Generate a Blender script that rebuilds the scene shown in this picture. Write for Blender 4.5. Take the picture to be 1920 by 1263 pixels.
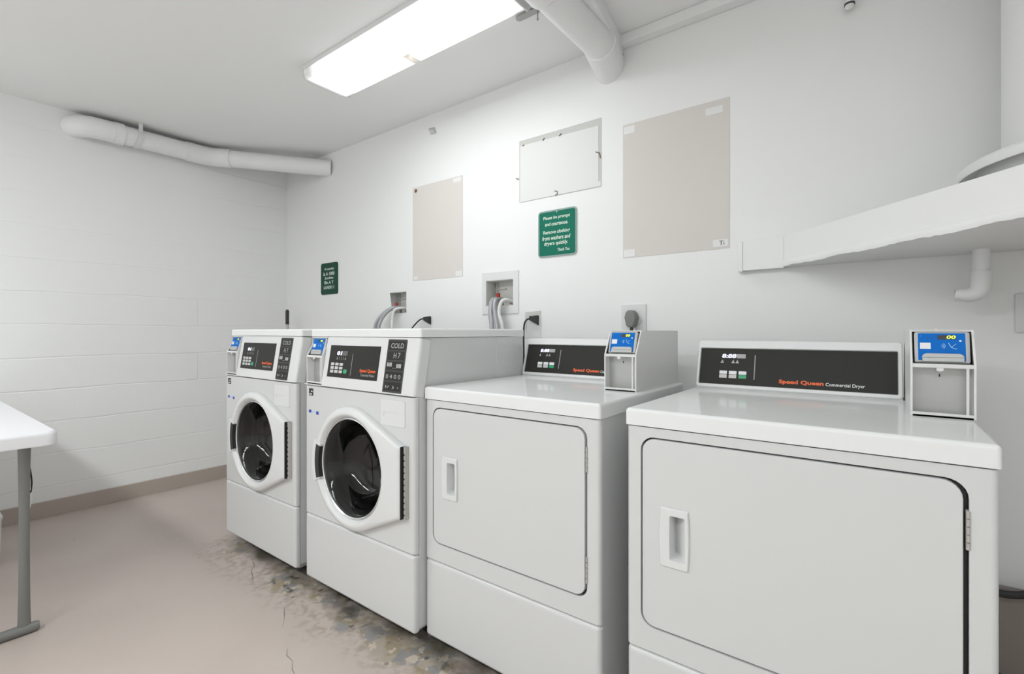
import bpy, bmesh, math, random
from mathutils import Matrix, Vector
random.seed(4)
for o in list(bpy.data.objects): bpy.data.objects.remove(o)
S = bpy.context.scene
COL = S.collection
# ------------------------------------------------------------------ camera, world, exposure
cam = bpy.data.cameras.new('camera'); co = bpy.data.objects.new('camera', cam); COL.objects.link(co)
cam.sensor_width = 36; cam.lens = 912.33/1920*36; cam.shift_y = -10.27/1920; cam.clip_start = .02
co.location = (0, 0, 1.1088); co.rotation_euler = (math.pi/2, 0, math.radians(37.139))
S.camera = co
W = bpy.data.worlds.new('world'); S.world = W; W.use_nodes = True
W.node_tree.nodes['Background'].inputs[0].default_value = (.9, .95, 1, 1)
W.node_tree.nodes['Background'].inputs[1].default_value = .3
vs = S.view_settings; vs.view_transform = 'Standard'; vs.look = 'None'; vs.gamma = 1; vs.exposure = 0.17
LAMP = 7.2          # strength of the lit lens of the ceiling fixture in view
LAMP2 = 15.6         # fixtures behind the camera, the left one added for even fill
LX, RX, BY, FY, CZ = -3.973, 1.1, 2.1175, -2.4, 2.4626

# ------------------------------------------------------------------ materials
def mat(name, col, rough=.5, metal=0, coat=0, emit=None, es=1, bump=None, spec=.5, var=None):
    m = bpy.data.materials.new(name); m.use_nodes = True
    nt = m.node_tree; b = nt.nodes['Principled BSDF']
    b.inputs['Base Color'].default_value = (*col, 1); b.inputs['Roughness'].default_value = rough
    b.inputs['Metallic'].default_value = metal; b.inputs['Coat Weight'].default_value = coat
    b.inputs['Coat Roughness'].default_value = .05
    b.inputs['Specular IOR Level'].default_value = spec
    if emit: b.inputs['Emission Color'].default_value = (*emit, 1); b.inputs['Emission Strength'].default_value = es
    tc = nt.nodes.new('ShaderNodeTexCoord')
    if var:
        n = nt.nodes.new('ShaderNodeTexNoise'); n.inputs['Scale'].default_value = var[0]; n.inputs['Detail'].default_value = 4
        nt.links.new(tc.outputs['Object'], n.inputs['Vector'])
        mx = nt.nodes.new('ShaderNodeMix'); mx.data_type = 'RGBA'
        mx.inputs[6].default_value = (*[c*(1-var[1]) for c in col], 1); mx.inputs[7].default_value = (*[min(1, c*(1+var[1])) for c in col], 1)
        nt.links.new(n.outputs['Fac'], mx.inputs[0]); nt.links.new(mx.outputs[2], b.inputs['Base Color'])
    if bump:
        n = nt.nodes.new('ShaderNodeTexNoise'); n.inputs['Scale'].default_value = bump[0]; n.inputs['Detail'].default_value = 5
        nt.links.new(tc.outputs['Object'], n.inputs['Vector'])
        bp = nt.nodes.new('ShaderNodeBump'); bp.inputs['Strength'].default_value = bump[1]; bp.inputs['Distance'].default_value = .01
        nt.links.new(n.outputs['Fac'], bp.inputs['Height']); nt.links.new(bp.outputs['Normal'], b.inputs['Normal'])
    return m
M = dict(
 wall=mat('wall_paint', (.89, .895, .885), .55, bump=(7, .12), var=(1.5, .015)),
 ceil=mat('ceiling_paint', (.91, .915, .905), .7, bump=(5, .1)),
 enamel=mat('white_enamel', (.69, .70, .695), .28, coat=.35, var=(3, .006)),
 lid=mat('brightened_lid_enamel', (.85, .86, .855), .10, spec=.03),  # body enamel made lighter, brightness of the lit tops put into its colour
 plastic=mat('white_plastic', (.76, .77, .765), .32),
 pvc=mat('painted_pipe', (.88, .885, .88), .45, bump=(20, .08)),
 seal=mat('dark_rubber', (.03, .032, .032), .6),
 black=mat('black_plastic', (.02, .02, .02), .4),
 panel=mat('charcoal_panel', (.036, .036, .032), .4, spec=.12),
 panel2=mat('charcoal_strip', (.07, .07, .066), .4, spec=.15),
 steel=mat('hinge_steel', (.52, .51, .49), .4, metal=.45),
 chrome=mat('bright_rim', (.72, .73, .73), .18, metal=.85),
 boxmetal=mat('box_metal', (.50, .50, .49), .35, metal=.5),
 boxpaint=mat('box_paint', (.80, .80, .79), .35),
 reader=mat('reader_grey', (.50, .51, .50), .35),
 blue=mat('reader_blue', (.0, .155, .60), .35, spec=.1),
 white=mat('print_white', (.86, .87, .88), .4),
 paleblue=mat('print_pale_blue', (.35, .62, .9), .4),
 lime=mat('lime_digits', (.7, .9, .1), .4, emit=(.75, 1, .08), es=.9),
 lit=mat('lit_digits', (.8, .8, 1), .4, emit=(.8, .82, 1), es=.8),
 lcd=mat('dim_display', (.12, .125, .12), .3),
 key=mat('key_grey', (.62, .62, .60), .4),
 green=mat('start_green', (.03, .38, .17), .4),
 orange=mat('brand_orange', (.90, .13, .02), .4),
 greyprint=mat('print_grey', (.42, .42, .42), .4),
 sign=mat('sign_green', (.004, .165, .105), .4, spec=.2),
 sign2=mat('sign_dark_green', (.010, .065, .045), .4, spec=.2),
 signrim=mat('sign_rim', (.30, .38, .36), .4),
 signtext=mat('sign_lettering', (.72, .82, .72), .5),
 beige=mat('bare_wallboard', (.725, .685, .65), .8, var=(2.5, .03)),
 greyboard=mat('grey_bare_strip', (.62, .62, .59), .8),
 patchw=mat('patch_white', (.80, .80, .79), .7),
 tape=mat('tape_white', (.84, .84, .83), .5),
 rust=mat('rust_brown', (.18, .10, .06), .7),
 tabletop=mat('table_plastic', (.84, .84, .86), .45, bump=(60, .05)),
 tableleg=mat('table_leg_grey', (.22, .225, .215), .38, metal=.25),
 base=mat('baseboard_brown', (.46, .40, .35), .5, var=(4, .06)),
 hose=mat('braided_hose', (.42, .43, .44), .4, metal=.3),
 hosew=mat('hose_white', (.78, .78, .76), .4),
 red=mat('red_valve', (.42, .025, .015), .45),
 brass=mat('valve_metal', (.30, .28, .22), .35, metal=.8),
 plug=mat('grey_plug', (.22, .22, .21), .5),
 recess=mat('recess_grey', (.70, .69, .66), .6),
 blade=mat('strap_grey', (.45, .45, .44), .5),
 drum=mat('drum_steel', (.13, .128, .125), .3, metal=.9),
 gasket=mat('gasket_grey', (.06, .06, .06), .45),
 tank=mat('tank_white', (.80, .805, .80), .4),
 sticker=mat('sticker_blue', (.03, .04, .45), .5),
 brownwall=mat('brown_kick', (.30, .26, .235), .6, var=(4, .08)),
)
def glass():
    m = bpy.data.materials.new('door_glass'); m.use_nodes = True; b = m.node_tree.nodes['Principled BSDF']
    b.inputs['Base Color'].default_value = (.30, .31, .30, 1); b.inputs['Transmission Weight'].default_value = 1
    b.inputs['Roughness'].default_value = .02; b.inputs['IOR'].default_value = 1.45
    return m
M['glass'] = glass()
def lens(name, s, stained):
    """acrylic lens lit by two tubes behind it: brightest over the tubes, weaker at rim and ends"""
    m = bpy.data.materials.new(name); m.use_nodes = True; nt = m.node_tree; b = nt.nodes['Principled BSDF']; Lk = nt.links.new
    b.inputs['Base Color'].default_value = (.85, .85, .83, 1); b.inputs['Roughness'].default_value = .3
    b.inputs['Emission Color'].default_value = (.945, .98, 1, 1)
    tc = nt.nodes.new('ShaderNodeTexCoord'); sp = nt.nodes.new('ShaderNodeSeparateXYZ'); Lk(tc.outputs['Object'], sp.inputs[0])
    def mth(op, a, c):
        n = nt.nodes.new('ShaderNodeMath'); n.operation = op
        for i, v in enumerate((a, c)):
            if isinstance(v, (int, float)): n.inputs[i].default_value = v
            elif v is not None: Lk(v, n.inputs[i])
        return n.outputs[0]
    def mr(x, a, bb, lo, hi):
        n = nt.nodes.new('ShaderNodeMapRange'); n.interpolation_type = 'SMOOTHSTEP'; n.inputs[1].default_value = a; n.inputs[2].default_value = bb; n.inputs[3].default_value = lo; n.inputs[4].default_value = hi; Lk(x, n.inputs[0]); return n.outputs[0]
    ay = mth('ABSOLUTE', sp.outputs['Y'], None); ax = mth('ABSOLUTE', sp.outputs['X'], None)
    f = mth('MULTIPLY', mr(ay, .095, .134, 1, .11), mr(ax, .46, .565, 1, .07)) if stained else mr(ay, .095, .134, 1, .6)
    f = mth('MULTIPLY', f, mr(ay, 0, .03, .75, 1))
    if stained:   # brown scorch on the lens
        n = nt.nodes.new('ShaderNodeTexNoise'); n.inputs['Scale'].default_value = 60; Lk(tc.outputs['Object'], n.inputs['Vector'])
        xx = mth('ABSOLUTE', mth('ADD', sp.outputs['X'], STX), None)
        q = mth('MULTIPLY', mr(xx, .018, .032, 1, 0), mr(sp.outputs['Y'], .0, .05, 0, 1))
        q = mth('MULTIPLY', q, mr(n.outputs['Fac'], .35, .5, .965, 1))
        f = mth('MULTIPLY', f, mth('SUBTRACT', 1, mth('MULTIPLY', q, .975)))
        mx = nt.nodes.new('ShaderNodeMix'); mx.data_type = 'RGBA'; Lk(q, mx.inputs[0]); mx.inputs[6].default_value = (.945, .98, 1, 1); mx.inputs[7].default_value = (.95, .78, .62, 1)
        Lk(mx.outputs[2], b.inputs['Emission Color'])
    Lk(mth('MULTIPLY', f, s*1.35), b.inputs['Emission Strength'])
    return m
STX = .034
M['lens'] = lens('lit_lens', LAMP, True); M['lens2'] = lens('lit_lens_rear', LAMP2, False)

def left_wall_mat():
    m = mat('painted_block_wall', (.90, .905, .895), .5); nt = m.node_tree; b = nt.nodes['Principled BSDF']
    tc = nt.nodes.new('ShaderNodeTexCoord'); mp = nt.nodes.new('ShaderNodeMapping')
    mp.inputs['Rotation'].default_value = (math.pi/2, 0, math.pi/2)
    sp = nt.nodes.new('ShaderNodeSeparateXYZ'); cb = nt.nodes.new('ShaderNodeCombineXYZ')
    nt.links.new(tc.outputs['Object'], sp.inputs[0]); nt.links.new(sp.outputs['Y'], cb.inputs['X'])
    nz = nt.nodes.new('ShaderNodeTexNoise'); nz.inputs['Scale'].default_value = 2.5; nt.links.new(tc.outputs['Object'], nz.inputs['Vector'])
    ad = nt.nodes.new('ShaderNodeMath'); ad.operation = 'MULTIPLY_ADD'; ad.inputs[1].default_value = .03
    nt.links.new(nz.outputs['Fac'], ad.inputs[0]); nt.links.new(sp.outputs['Z'], ad.inputs[2]); nt.links.new(ad.outputs[0], cb.inputs['Y'])
    br = nt.nodes.new('ShaderNodeTexBrick'); br.inputs['Scale'].default_value = 1
    br.inputs['Brick Width'].default_value = 2.9; br.inputs['Row Height'].default_value = .194; br.inputs['Mortar Size'].default_value = .006
    br.inputs['Mortar Smooth'].default_value = .9; br.inputs['Color1'].default_value = (1,1,1,1); br.inputs['Color2'].default_value = (1,1,1,1); br.inputs['Mortar'].default_value = (0,0,0,1)
    nt.links.new(cb.outputs[0], br.inputs['Vector'])
    n2 = nt.nodes.new('ShaderNodeTexNoise'); n2.inputs['Scale'].default_value = 1.2; nt.links.new(tc.outputs['Object'], n2.inputs['Vector'])
    mr = nt.nodes.new('ShaderNodeMapRange'); mr.inputs[1].default_value = .35; mr.inputs[2].default_value = .65; nt.links.new(n2.outputs['Fac'], mr.inputs[0])
    mu = nt.nodes.new('ShaderNodeMath'); mu.operation = 'MULTIPLY'; nt.links.new(br.outputs['Color'], mu.inputs[0]); mu.inputs[1].default_value = 1
    n3 = nt.nodes.new('ShaderNodeTexNoise'); n3.inputs['Scale'].default_value = 14; n3.inputs['Detail'].default_value = 6; nt.links.new(tc.outputs['Object'], n3.inputs['Vector'])
    a2 = nt.nodes.new('ShaderNodeMath'); a2.operation = 'MULTIPLY_ADD'; a2.inputs[1].default_value = .5
    nt.links.new(n3.outputs['Fac'], a2.inputs[0]); nt.links.new(mu.outputs[0], a2.inputs[2])
    bp = nt.nodes.new('ShaderNodeBump'); bp.inputs['Distance'].default_value = .004
    m1 = nt.nodes.new('ShaderNodeMath'); m1.operation = 'MULTIPLY_ADD'; m1.inputs[1].default_value = .45; m1.inputs[2].default_value = .12
    nt.links.new(mr.outputs[0], m1.inputs[0]); nt.links.new(m1.outputs[0], bp.inputs['Strength'])
    nt.links.new(a2.outputs[0], bp.inputs['Height']); nt.links.new(bp.outputs['Normal'], b.inputs['Normal'])
    return m
M['blockwall'] = left_wall_mat()

def floor_mat():
    m = mat('painted_concrete_floor', (.5, .43, .39), .42); nt = m.node_tree; b = nt.nodes['Principled BSDF']
    L = nt.links.new
    def N(t, **k):
        n = nt.nodes.new(t)
        for a, v in k.items(): n.inputs[a].default_value = v
        return n
    tc = N('ShaderNodeTexCoord'); sp = N('ShaderNodeSeparateXYZ'); L(tc.outputs['Object'], sp.inputs[0])
    def noise(s, d=5, dist=0):
        n = N('ShaderNodeTexNoise', Scale=s, Detail=d); n.inputs['Distortion'].default_value = dist; L(tc.outputs['Object'], n.inputs['Vector']); return n.outputs['Fac']
    def mr(x, a, bb, lo=0, hi=1):
        n = N('ShaderNodeMapRange'); n.inputs[1].default_value = a; n.inputs[2].default_value = bb; n.inputs[3].default_value = lo; n.inputs[4].default_value = hi; L(x, n.inputs[0]); return n.outputs[0]
    def mth(op, a, c):
        n = N('ShaderNodeMath'); n.operation = op
        for i, v in enumerate((a, c)):
            if isinstance(v, (int, float)): n.inputs[i].default_value = v
            else: L(v, n.inputs[i])
        return n.outputs[0]
    def mix(f, a, c):
        n = N('ShaderNodeMix'); n.data_type = 'RGBA'; L(f, n.inputs[0])
        for i, v in ((6, a), (7, c)):
            if isinstance(v, tuple): n.inputs[i].default_value = (*v, 1)
            else: L(v, n.inputs[i])
        return n.outputs[2]
    col = mix(mr(noise(1.3, 3), .35, .65), (.54, .465, .42), (.58, .505, .46))
    # worn strip along the machine fronts (y about 0.98 .. 1.25)
    wob = mth('MULTIPLY', mth('SUBTRACT', noise(5, 4), .5), .22)
    yy = mth('ADD', sp.outputs['Y'], wob)
    xin = mth('MULTIPLY', mr(sp.outputs['X'], -2.86, -2.66), mr(sp.outputs['X'], -.75, -1.05))
    strip = mth('MULTIPLY', mr(yy, 1.035, 1.06), xin)
    strip2 = mth('MULTIPLY', mr(yy, .94, 1.04), xin)
    col = mix(mth('MULTIPLY', strip2, mr(noise(30, 6), .45, .62, 0, .55)), col, (.30, .25, .20))
    worn = mix(mr(noise(9, 5, .6), .46, .50), (.42, .36, .29), (.26, .27, .275))
    worn = mix(mr(noise(13, 5, .4), .54, .58), worn, (.33, .27, .17))
    worn = mix(mr(noise(21, 6, .3), .58, .60), worn, (.62, .55, .44))
    worn = mix(mr(noise(17, 6), .60, .63), worn, (.05, .055, .05))
    patch = mth('MULTIPLY', mth('MULTIPLY', strip, mr(noise(3.2, 5, .5), .45, .49)), .8)
    col = mix(patch, col, worn)
    # dirt right under the machines
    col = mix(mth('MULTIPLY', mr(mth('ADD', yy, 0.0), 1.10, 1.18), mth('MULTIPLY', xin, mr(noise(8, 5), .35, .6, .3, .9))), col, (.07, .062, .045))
    # light flakes and specks
    v = N('ShaderNodeTexVoronoi', Scale=7.0); L(tc.outputs['Object'], v.inputs['Vector'])
    sepc = N('ShaderNodeSeparateColor'); L(v.outputs['Color'], sepc.inputs[0])
    spk = mth('MULTIPLY', mr(v.outputs['Distance'], .045, .035), mr(sepc.outputs[0], .80, .82))
    col = mix(spk, col, (.66, .6, .55))
    v2 = N('ShaderNodeTexVoronoi', Scale=6.0); mp = N('ShaderNodeMapping'); mp.inputs['Location'].default_value = (3, 7, 0); L(tc.outputs['Object'], mp.inputs[0]); L(mp.outputs[0], v2.inputs['Vector'])
    sc2 = N('ShaderNodeSeparateColor'); L(v2.outputs['Color'], sc2.inputs[0])
    col = mix(mth('MULTIPLY', mr(v2.outputs['Distance'], .035, .028), mr(sc2.outputs[1], .82, .84)), col, (.2, .165, .14))
    L(col, b.inputs['Base Color'])
    bp = N('ShaderNodeBump', Strength=.12, Distance=.01); L(noise(25, 6), bp.inputs['Height']); L(bp.outputs['Normal'], b.inputs['Normal'])
    L(mr(noise(3, 4), .3, .7, .36, .52), b.inputs['Roughness'])
    return m
M['floor'] = floor_mat()

# ------------------------------------------------------------------ mesh helpers
def IDN(u, v, w): return (u, v, w)
class MB:
    """collects shapes into one mesh"""
    def __init__(s, fn=None): s.bm = bmesh.new(); s.fn = fn
    def box(s, x0, x1, y0, y1, z0, z1, r=0, seg=3, only=None):
        t = bmesh.new()
        bmesh.ops.create_cube(t, size=1)
        for v in t.verts: v.co = Vector(((x0+x1)/2+v.co.x*(x1-x0), (y0+y1)/2+v.co.y*(y1-y0), (z0+z1)/2+v.co.z*(z1-z0)))
        if r:
            es = t.edges[:]
            if only: es = [e for e in es if only((e.verts[0].co+e.verts[1].co)/2, (e.verts[0].co-e.verts[1].co).normalized())]
            bmesh.ops.bevel(t, geom=es, offset=r, segments=seg, affect='EDGES', profile=.5)
        s._add(t); return s
    def _add(s, t):
        me = bpy.data.meshes.new('t'); t.to_mesh(me); t.free(); s.bm.from_mesh(me); bpy.data.meshes.remove(me)
    def loft(s, loops, cap0=True, cap1=True, closed=True):
        rows = [[s.bm.verts.new(p) for p in L] for L in loops]
        n = len(rows[0])
        for a, b in zip(rows, rows[1:]):
            for i in range(n if closed else n-1):
                j = (i+1) % n
                try: s.bm.faces.new((a[i], a[j], b[j], b[i]))
                except ValueError: pass
        if cap0: s.bm.faces.new(rows[0][::-1])
        if cap1: s.bm.faces.new(rows[-1])
        return s
    def prism(s, poly, f0, f1):      # poly of 2D points; f0,f1 map (a,b)->3D
        return s.loft([[f0(*p) for p in poly], [f1(*p) for p in poly]])
    def tube(s, pts, r, n=12, cap=True):
        pts = [Vector(p) for p in pts]; rr_ = r if isinstance(r, (list, tuple)) else [r]*len(pts)
        T = []
        for i in range(len(pts)):
            a = pts[max(i-1, 0)]; b = pts[min(i+1, len(pts)-1)]; T.append((b-a).normalized())
        up = Vector((0, 0, 1)) if abs(T[0].z) < .9 else Vector((1, 0, 0))
        nrm = (up-T[0]*up.dot(T[0])).normalized(); loops = []
        for p, t, rad in zip(pts, T, rr_):
            nrm = (nrm-t*nrm.dot(t)).normalized(); bi = t.cross(nrm)
            loops.append([p+(nrm*math.cos(k*2*math.pi/n)+bi*math.sin(k*2*math.pi/n))*rad for k in range(n)])
        return s.loft(loops, cap, cap)
    def xf(s, m): bmesh.ops.transform(s.bm, matrix=m, verts=s.bm.verts); return s
    def build(s, name, mt, parent=None, smooth=35, loc=(0, 0, 0)):
        bmesh.ops.remove_doubles(s.bm, verts=s.bm.verts, dist=1e-6)
        bmesh.ops.recalc_face_normals(s.bm, faces=s.bm.faces)
        me = bpy.data.meshes.new(name); s.bm.to_mesh(me); s.bm.free()
        return link(name, me, mt, parent, smooth, loc)
def link(name, me, mt, parent, smooth=35, loc=(0, 0, 0)):
    me.materials.clear(); me.materials.append(mt if not isinstance(mt, str) else M[mt])
    if smooth:
        for p in me.polygons: p.use_smooth = True
        me.set_sharp_from_angle(angle=math.radians(smooth))
    o = bpy.data.objects.new(name, me); COL.objects.link(o); o.location = loc
    if smooth: wn = o.modifiers.new('normals', 'WEIGHTED_NORMAL'); wn.keep_sharp = True; wn.weight = 60
    if parent: o.parent = parent
    return o
def tag(o, label, cat, group=None):
    o['label'] = label; o['category'] = cat
    if group: o['group'] = group
    return o
def empty(name, loc, label, cat, group=None):
    o = bpy.data.objects.new(name, None); COL.objects.link(o); o.location = loc; o.empty_display_size = .1
    return tag(o, label, cat, group)
def struct(o): o['kind'] = 'structure'; return o
def rr(u0, u1, v0, v1, r, n=6):
    r = max(r, 1e-5); P = []
    for cx, cy, a in ((u1-r, v1-r, 0), (u0+r, v1-r, 90), (u0+r, v0+r, 180), (u1-r, v0+r, 270)):
        for k in range(n+1):
            t = math.radians(a+90*k/n); P.append((cx+r*math.cos(t), cy+r*math.sin(t)))
    return P
def inset_rr(u0, u1, v0, v1, r, d, n=6): return rr(u0+d, u1-d, v0+d, v1-d, max(r-d, .0005), n)
def fronty(y): return lambda u, v: (u, y, v)       # 2D -> vertical plane at depth y
def plate(mb, u0, u1, v0, v1, r, y0, y1, e=.0015):  # rounded slab, front at y0, back y1
    L = [[fronty(y1)(*p) for p in rr(u0, u1, v0, v1, r)], [fronty(y0+e)(*p) for p in rr(u0, u1, v0, v1, r)], [fronty(y0+e*.3)(*p) for p in inset_rr(u0, u1, v0, v1, r, e*.3)], [fronty(y0)(*p) for p in inset_rr(u0, u1, v0, v1, r, e)]]
    return mb.loft(L)
def frame_m(o, v, u=(1, 0, 0)):                    # matrix: local (u,v,w) -> plane at o, w toward the viewer
    u = Vector(u).normalized(); v = Vector(v).normalized(); w = u.cross(v)
    return Matrix(((u.x, v.x, w.x, o[0]), (u.y, v.y, w.y, o[1]), (u.z, v.z, w.z, o[2]), (0, 0, 0, 1)))
def slab(mb, u0, u1, v0, v1, w0, w1, r=.001):      # in (u,v,w) space
    return mb.loft([[(*p, w0) for p in rr(u0, u1, v0, v1, r, 4)], [(*p, w1) for p in rr(u0, u1, v0, v1, r, 4)]])
def text_into(mb, s, u0, u1, v0, v1, w, bold=0, shear=0, dz=.0004, align='CENTER'):
    c = bpy.data.curves.new('t', 'FONT'); c.body = s; c.size = 1; c.align_x = align; c.offset = bold; c.shear = shear; c.resolution_u = 3
    o = bpy.data.objects.new('t', c); COL.objects.link(o); bpy.context.view_layer.update()
    dg = bpy.context.evaluated_depsgraph_get(); me = bpy.data.meshes.new_from_object(o.evaluated_get(dg))
    xs = [v.co.x for v in me.vertices]; ys = [v.co.y for v in me.vertices]
    a, b, c0, d = min(xs), max(xs), min(ys), max(ys)
    for v in me.vertices: v.co = Vector((u0+(v.co.x-a)/(b-a)*(u1-u0), v0+(v.co.y-c0)/(d-c0)*(v1-v0), w))
    mb.bm.from_mesh(me); bpy.data.meshes.remove(me); bpy.data.objects.remove(o); bpy.data.curves.remove(c)
def smooth_path(P, n=8):                           # Catmull-Rom
    P = [Vector(p) for p in P]; Q = [P[0]*2-P[1]]+P+[P[-1]*2-P[-2]]; R = []
    for i in range(1, len(Q)-2):
        a, b, c, d = Q[i-1:i+3]
        for k in range(n):
            t = k/n; R.append(.5*((2*b)+(c-a)*t+(2*a-5*b+4*c-d)*t*t+(3*b-a-3*c+d)*t**3))
    R.append(Q[-2]); return R

# ------------------------------------------------------------------ the room
CRACKS = [[(-2.42, 1.118, .001), (-2.36, 1.10, .003), (-2.33, 1.07, .002), (-2.26, 1.045, .003), (-2.21, 1.022, .0005)],
          [(-1.916, 1.009, .0006), (-1.87, .985, .0025), (-1.84, .97, .001), (-1.794, .937, .0005)],
          [(-1.66, .885, .0006), (-1.62, .862, .0022), (-1.58, .86, .001), (-1.54, .838, .0018), (-1.47, .82, .0006)]]
m = MB(); m.box(LX-.1, RX+.1, FY-.1, BY+.3, -.1, 0); fl = struct(m.build('floor', 'floor', smooth=0))
for P in CRACKS:
    m = MB(); m.loft([[(x, y-w_, .0003), (x, y, .0009), (x, y+w_, .0003)] for x, y, w_ in P], False, False, False); m.build('floor_crack', 'brownwall', fl, 0)
m = MB(); m.box(LX-.1, RX+.1, FY-.1, BY+.3, CZ, CZ+.1); struct(m.build('ceiling', 'ceil', smooth=0))
m = MB(); m.box(LX-.1, LX, FY-.1, BY+.3, 0, CZ); struct(m.build('wall_left', 'blockwall', smooth=0))
m = MB(); m.box(RX, RX+.1, FY-.1, BY+.3, 0, CZ); struct(m.build('wall_right', 'wall', smooth=0))
m = MB(); m.box(LX, RX, FY-.1, FY, 0, CZ); struct(m.build('wall_front', 'wall', smooth=0))
holes = [(-2.648, -2.469, 1.228, 1.371), (-1.786, -1.593, 1.251, 1.395)]
m = MB()
xs = sorted({LX, RX, *[h[0] for h in holes], *[h[1] for h in holes]}); zs = sorted({0, CZ, *[h[2] for h in holes], *[h[3] for h in holes]})
for i in range(len(xs)-1):
    for j in range(len(zs)-1):
        xc, zc = (xs[i]+xs[i+1])/2, (zs[j]+zs[j+1])/2
        if any(h[0] < xc < h[1] and h[2] < zc < h[3] for h in holes): continue
        vv = [m.bm.verts.new(p) for p in ((xs[i], BY, zs[j]), (xs[i+1], BY, zs[j]), (xs[i+1], BY, zs[j+1]), (xs[i], BY, zs[j+1]))]
        m.bm.faces.new(vv)
wb = m.build('wall_back', 'wall', smooth=0)
bpy.context.view_layer.update()
me = wb.data; me.flip_normals() if me.polygons[0].normal.y > 0 else None
so = wb.modifiers.new('thick', 'SOLIDIFY'); so.thickness = .2; so.offset = -1
struct(wb)
m = MB(); m.box(LX, LX+.012, FY, BY, 0, .098, .003, 2); m.box(LX+.012, LX+.022, FY, BY, 0, .008); struct(m.build('baseboard_left', 'base', smooth=0))
m = MB(); m.box(LX+.022, .22, BY-.012, BY, 0, .098); struct(m.build('baseboard_back', 'base', smooth=0))
m = MB(); m.box(.22, RX, BY-.02, BY, 0, .325, .002); struct(m.build('trim_1', 'brownwall'))
# painted timber strip on top of the back wall, right of the big pipe, and the beam that meets it
m = MB(); m.box(-.965, RX, BY-.05, BY, 2.418, CZ, .004, 2); struct(m.build('trim_2', 'wall'))
m = MB()
a, b = Vector((-.995, 2.11, 0)), Vector((-.900, 1.50, 0)); d = (b-a).normalized(); nrm = Vector((-d.y, d.x, 0))
b2 = a+d*2.3
def beam(w0, w1, z0, z1):
    L = []
    for p in (a, b2): L.append([(*(p+nrm*u)[:2], z) for u, z in ((w0, z0), (w1, z0), (w1, z1), (w0, z1))])
    m.loft(L)
beam(-.006, .045, 2.392, 2.418); beam(.02, .045, 2.418, CZ)
struct(m.build('trim_3', 'wall', smooth=0))

# ------------------------------------------------------------------ washing machines and dryers
WD = .683
def front_zone(mb, u0, u1, v0, v1, r, depth, hole=None, hr=.04, er=.014, y0=0, ev=None):
    """sheet-metal front: rounded vertical/horizontal edges, optional rounded hole"""
    O = lambda d: rr(u0+d, u1-d, v0+(d if ev is None else min(d, ev)), v1-(d if ev is None else min(d, ev)), max(r-d, .0005))
    L = [[fronty(y0+depth)(*p) for p in O(0)]]
    for k in range(5):
        t = k/4*math.pi/2; L.append([fronty(y0+er*(1-math.sin(t)))(*p) for p in O(er*(1-math.cos(t)))])
    if hole:
        L.append([fronty(y0)(*p) for p in rr(*hole, hr)]); L.append([fronty(y0+.004)(*p) for p in rr(*hole, hr)]) ; L.append([fronty(y0+depth)(*p) for p in rr(*hole, hr)])
        mb.loft(L+[L[0]], False, False)
    else: mb.loft(L)
    return mb

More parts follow.
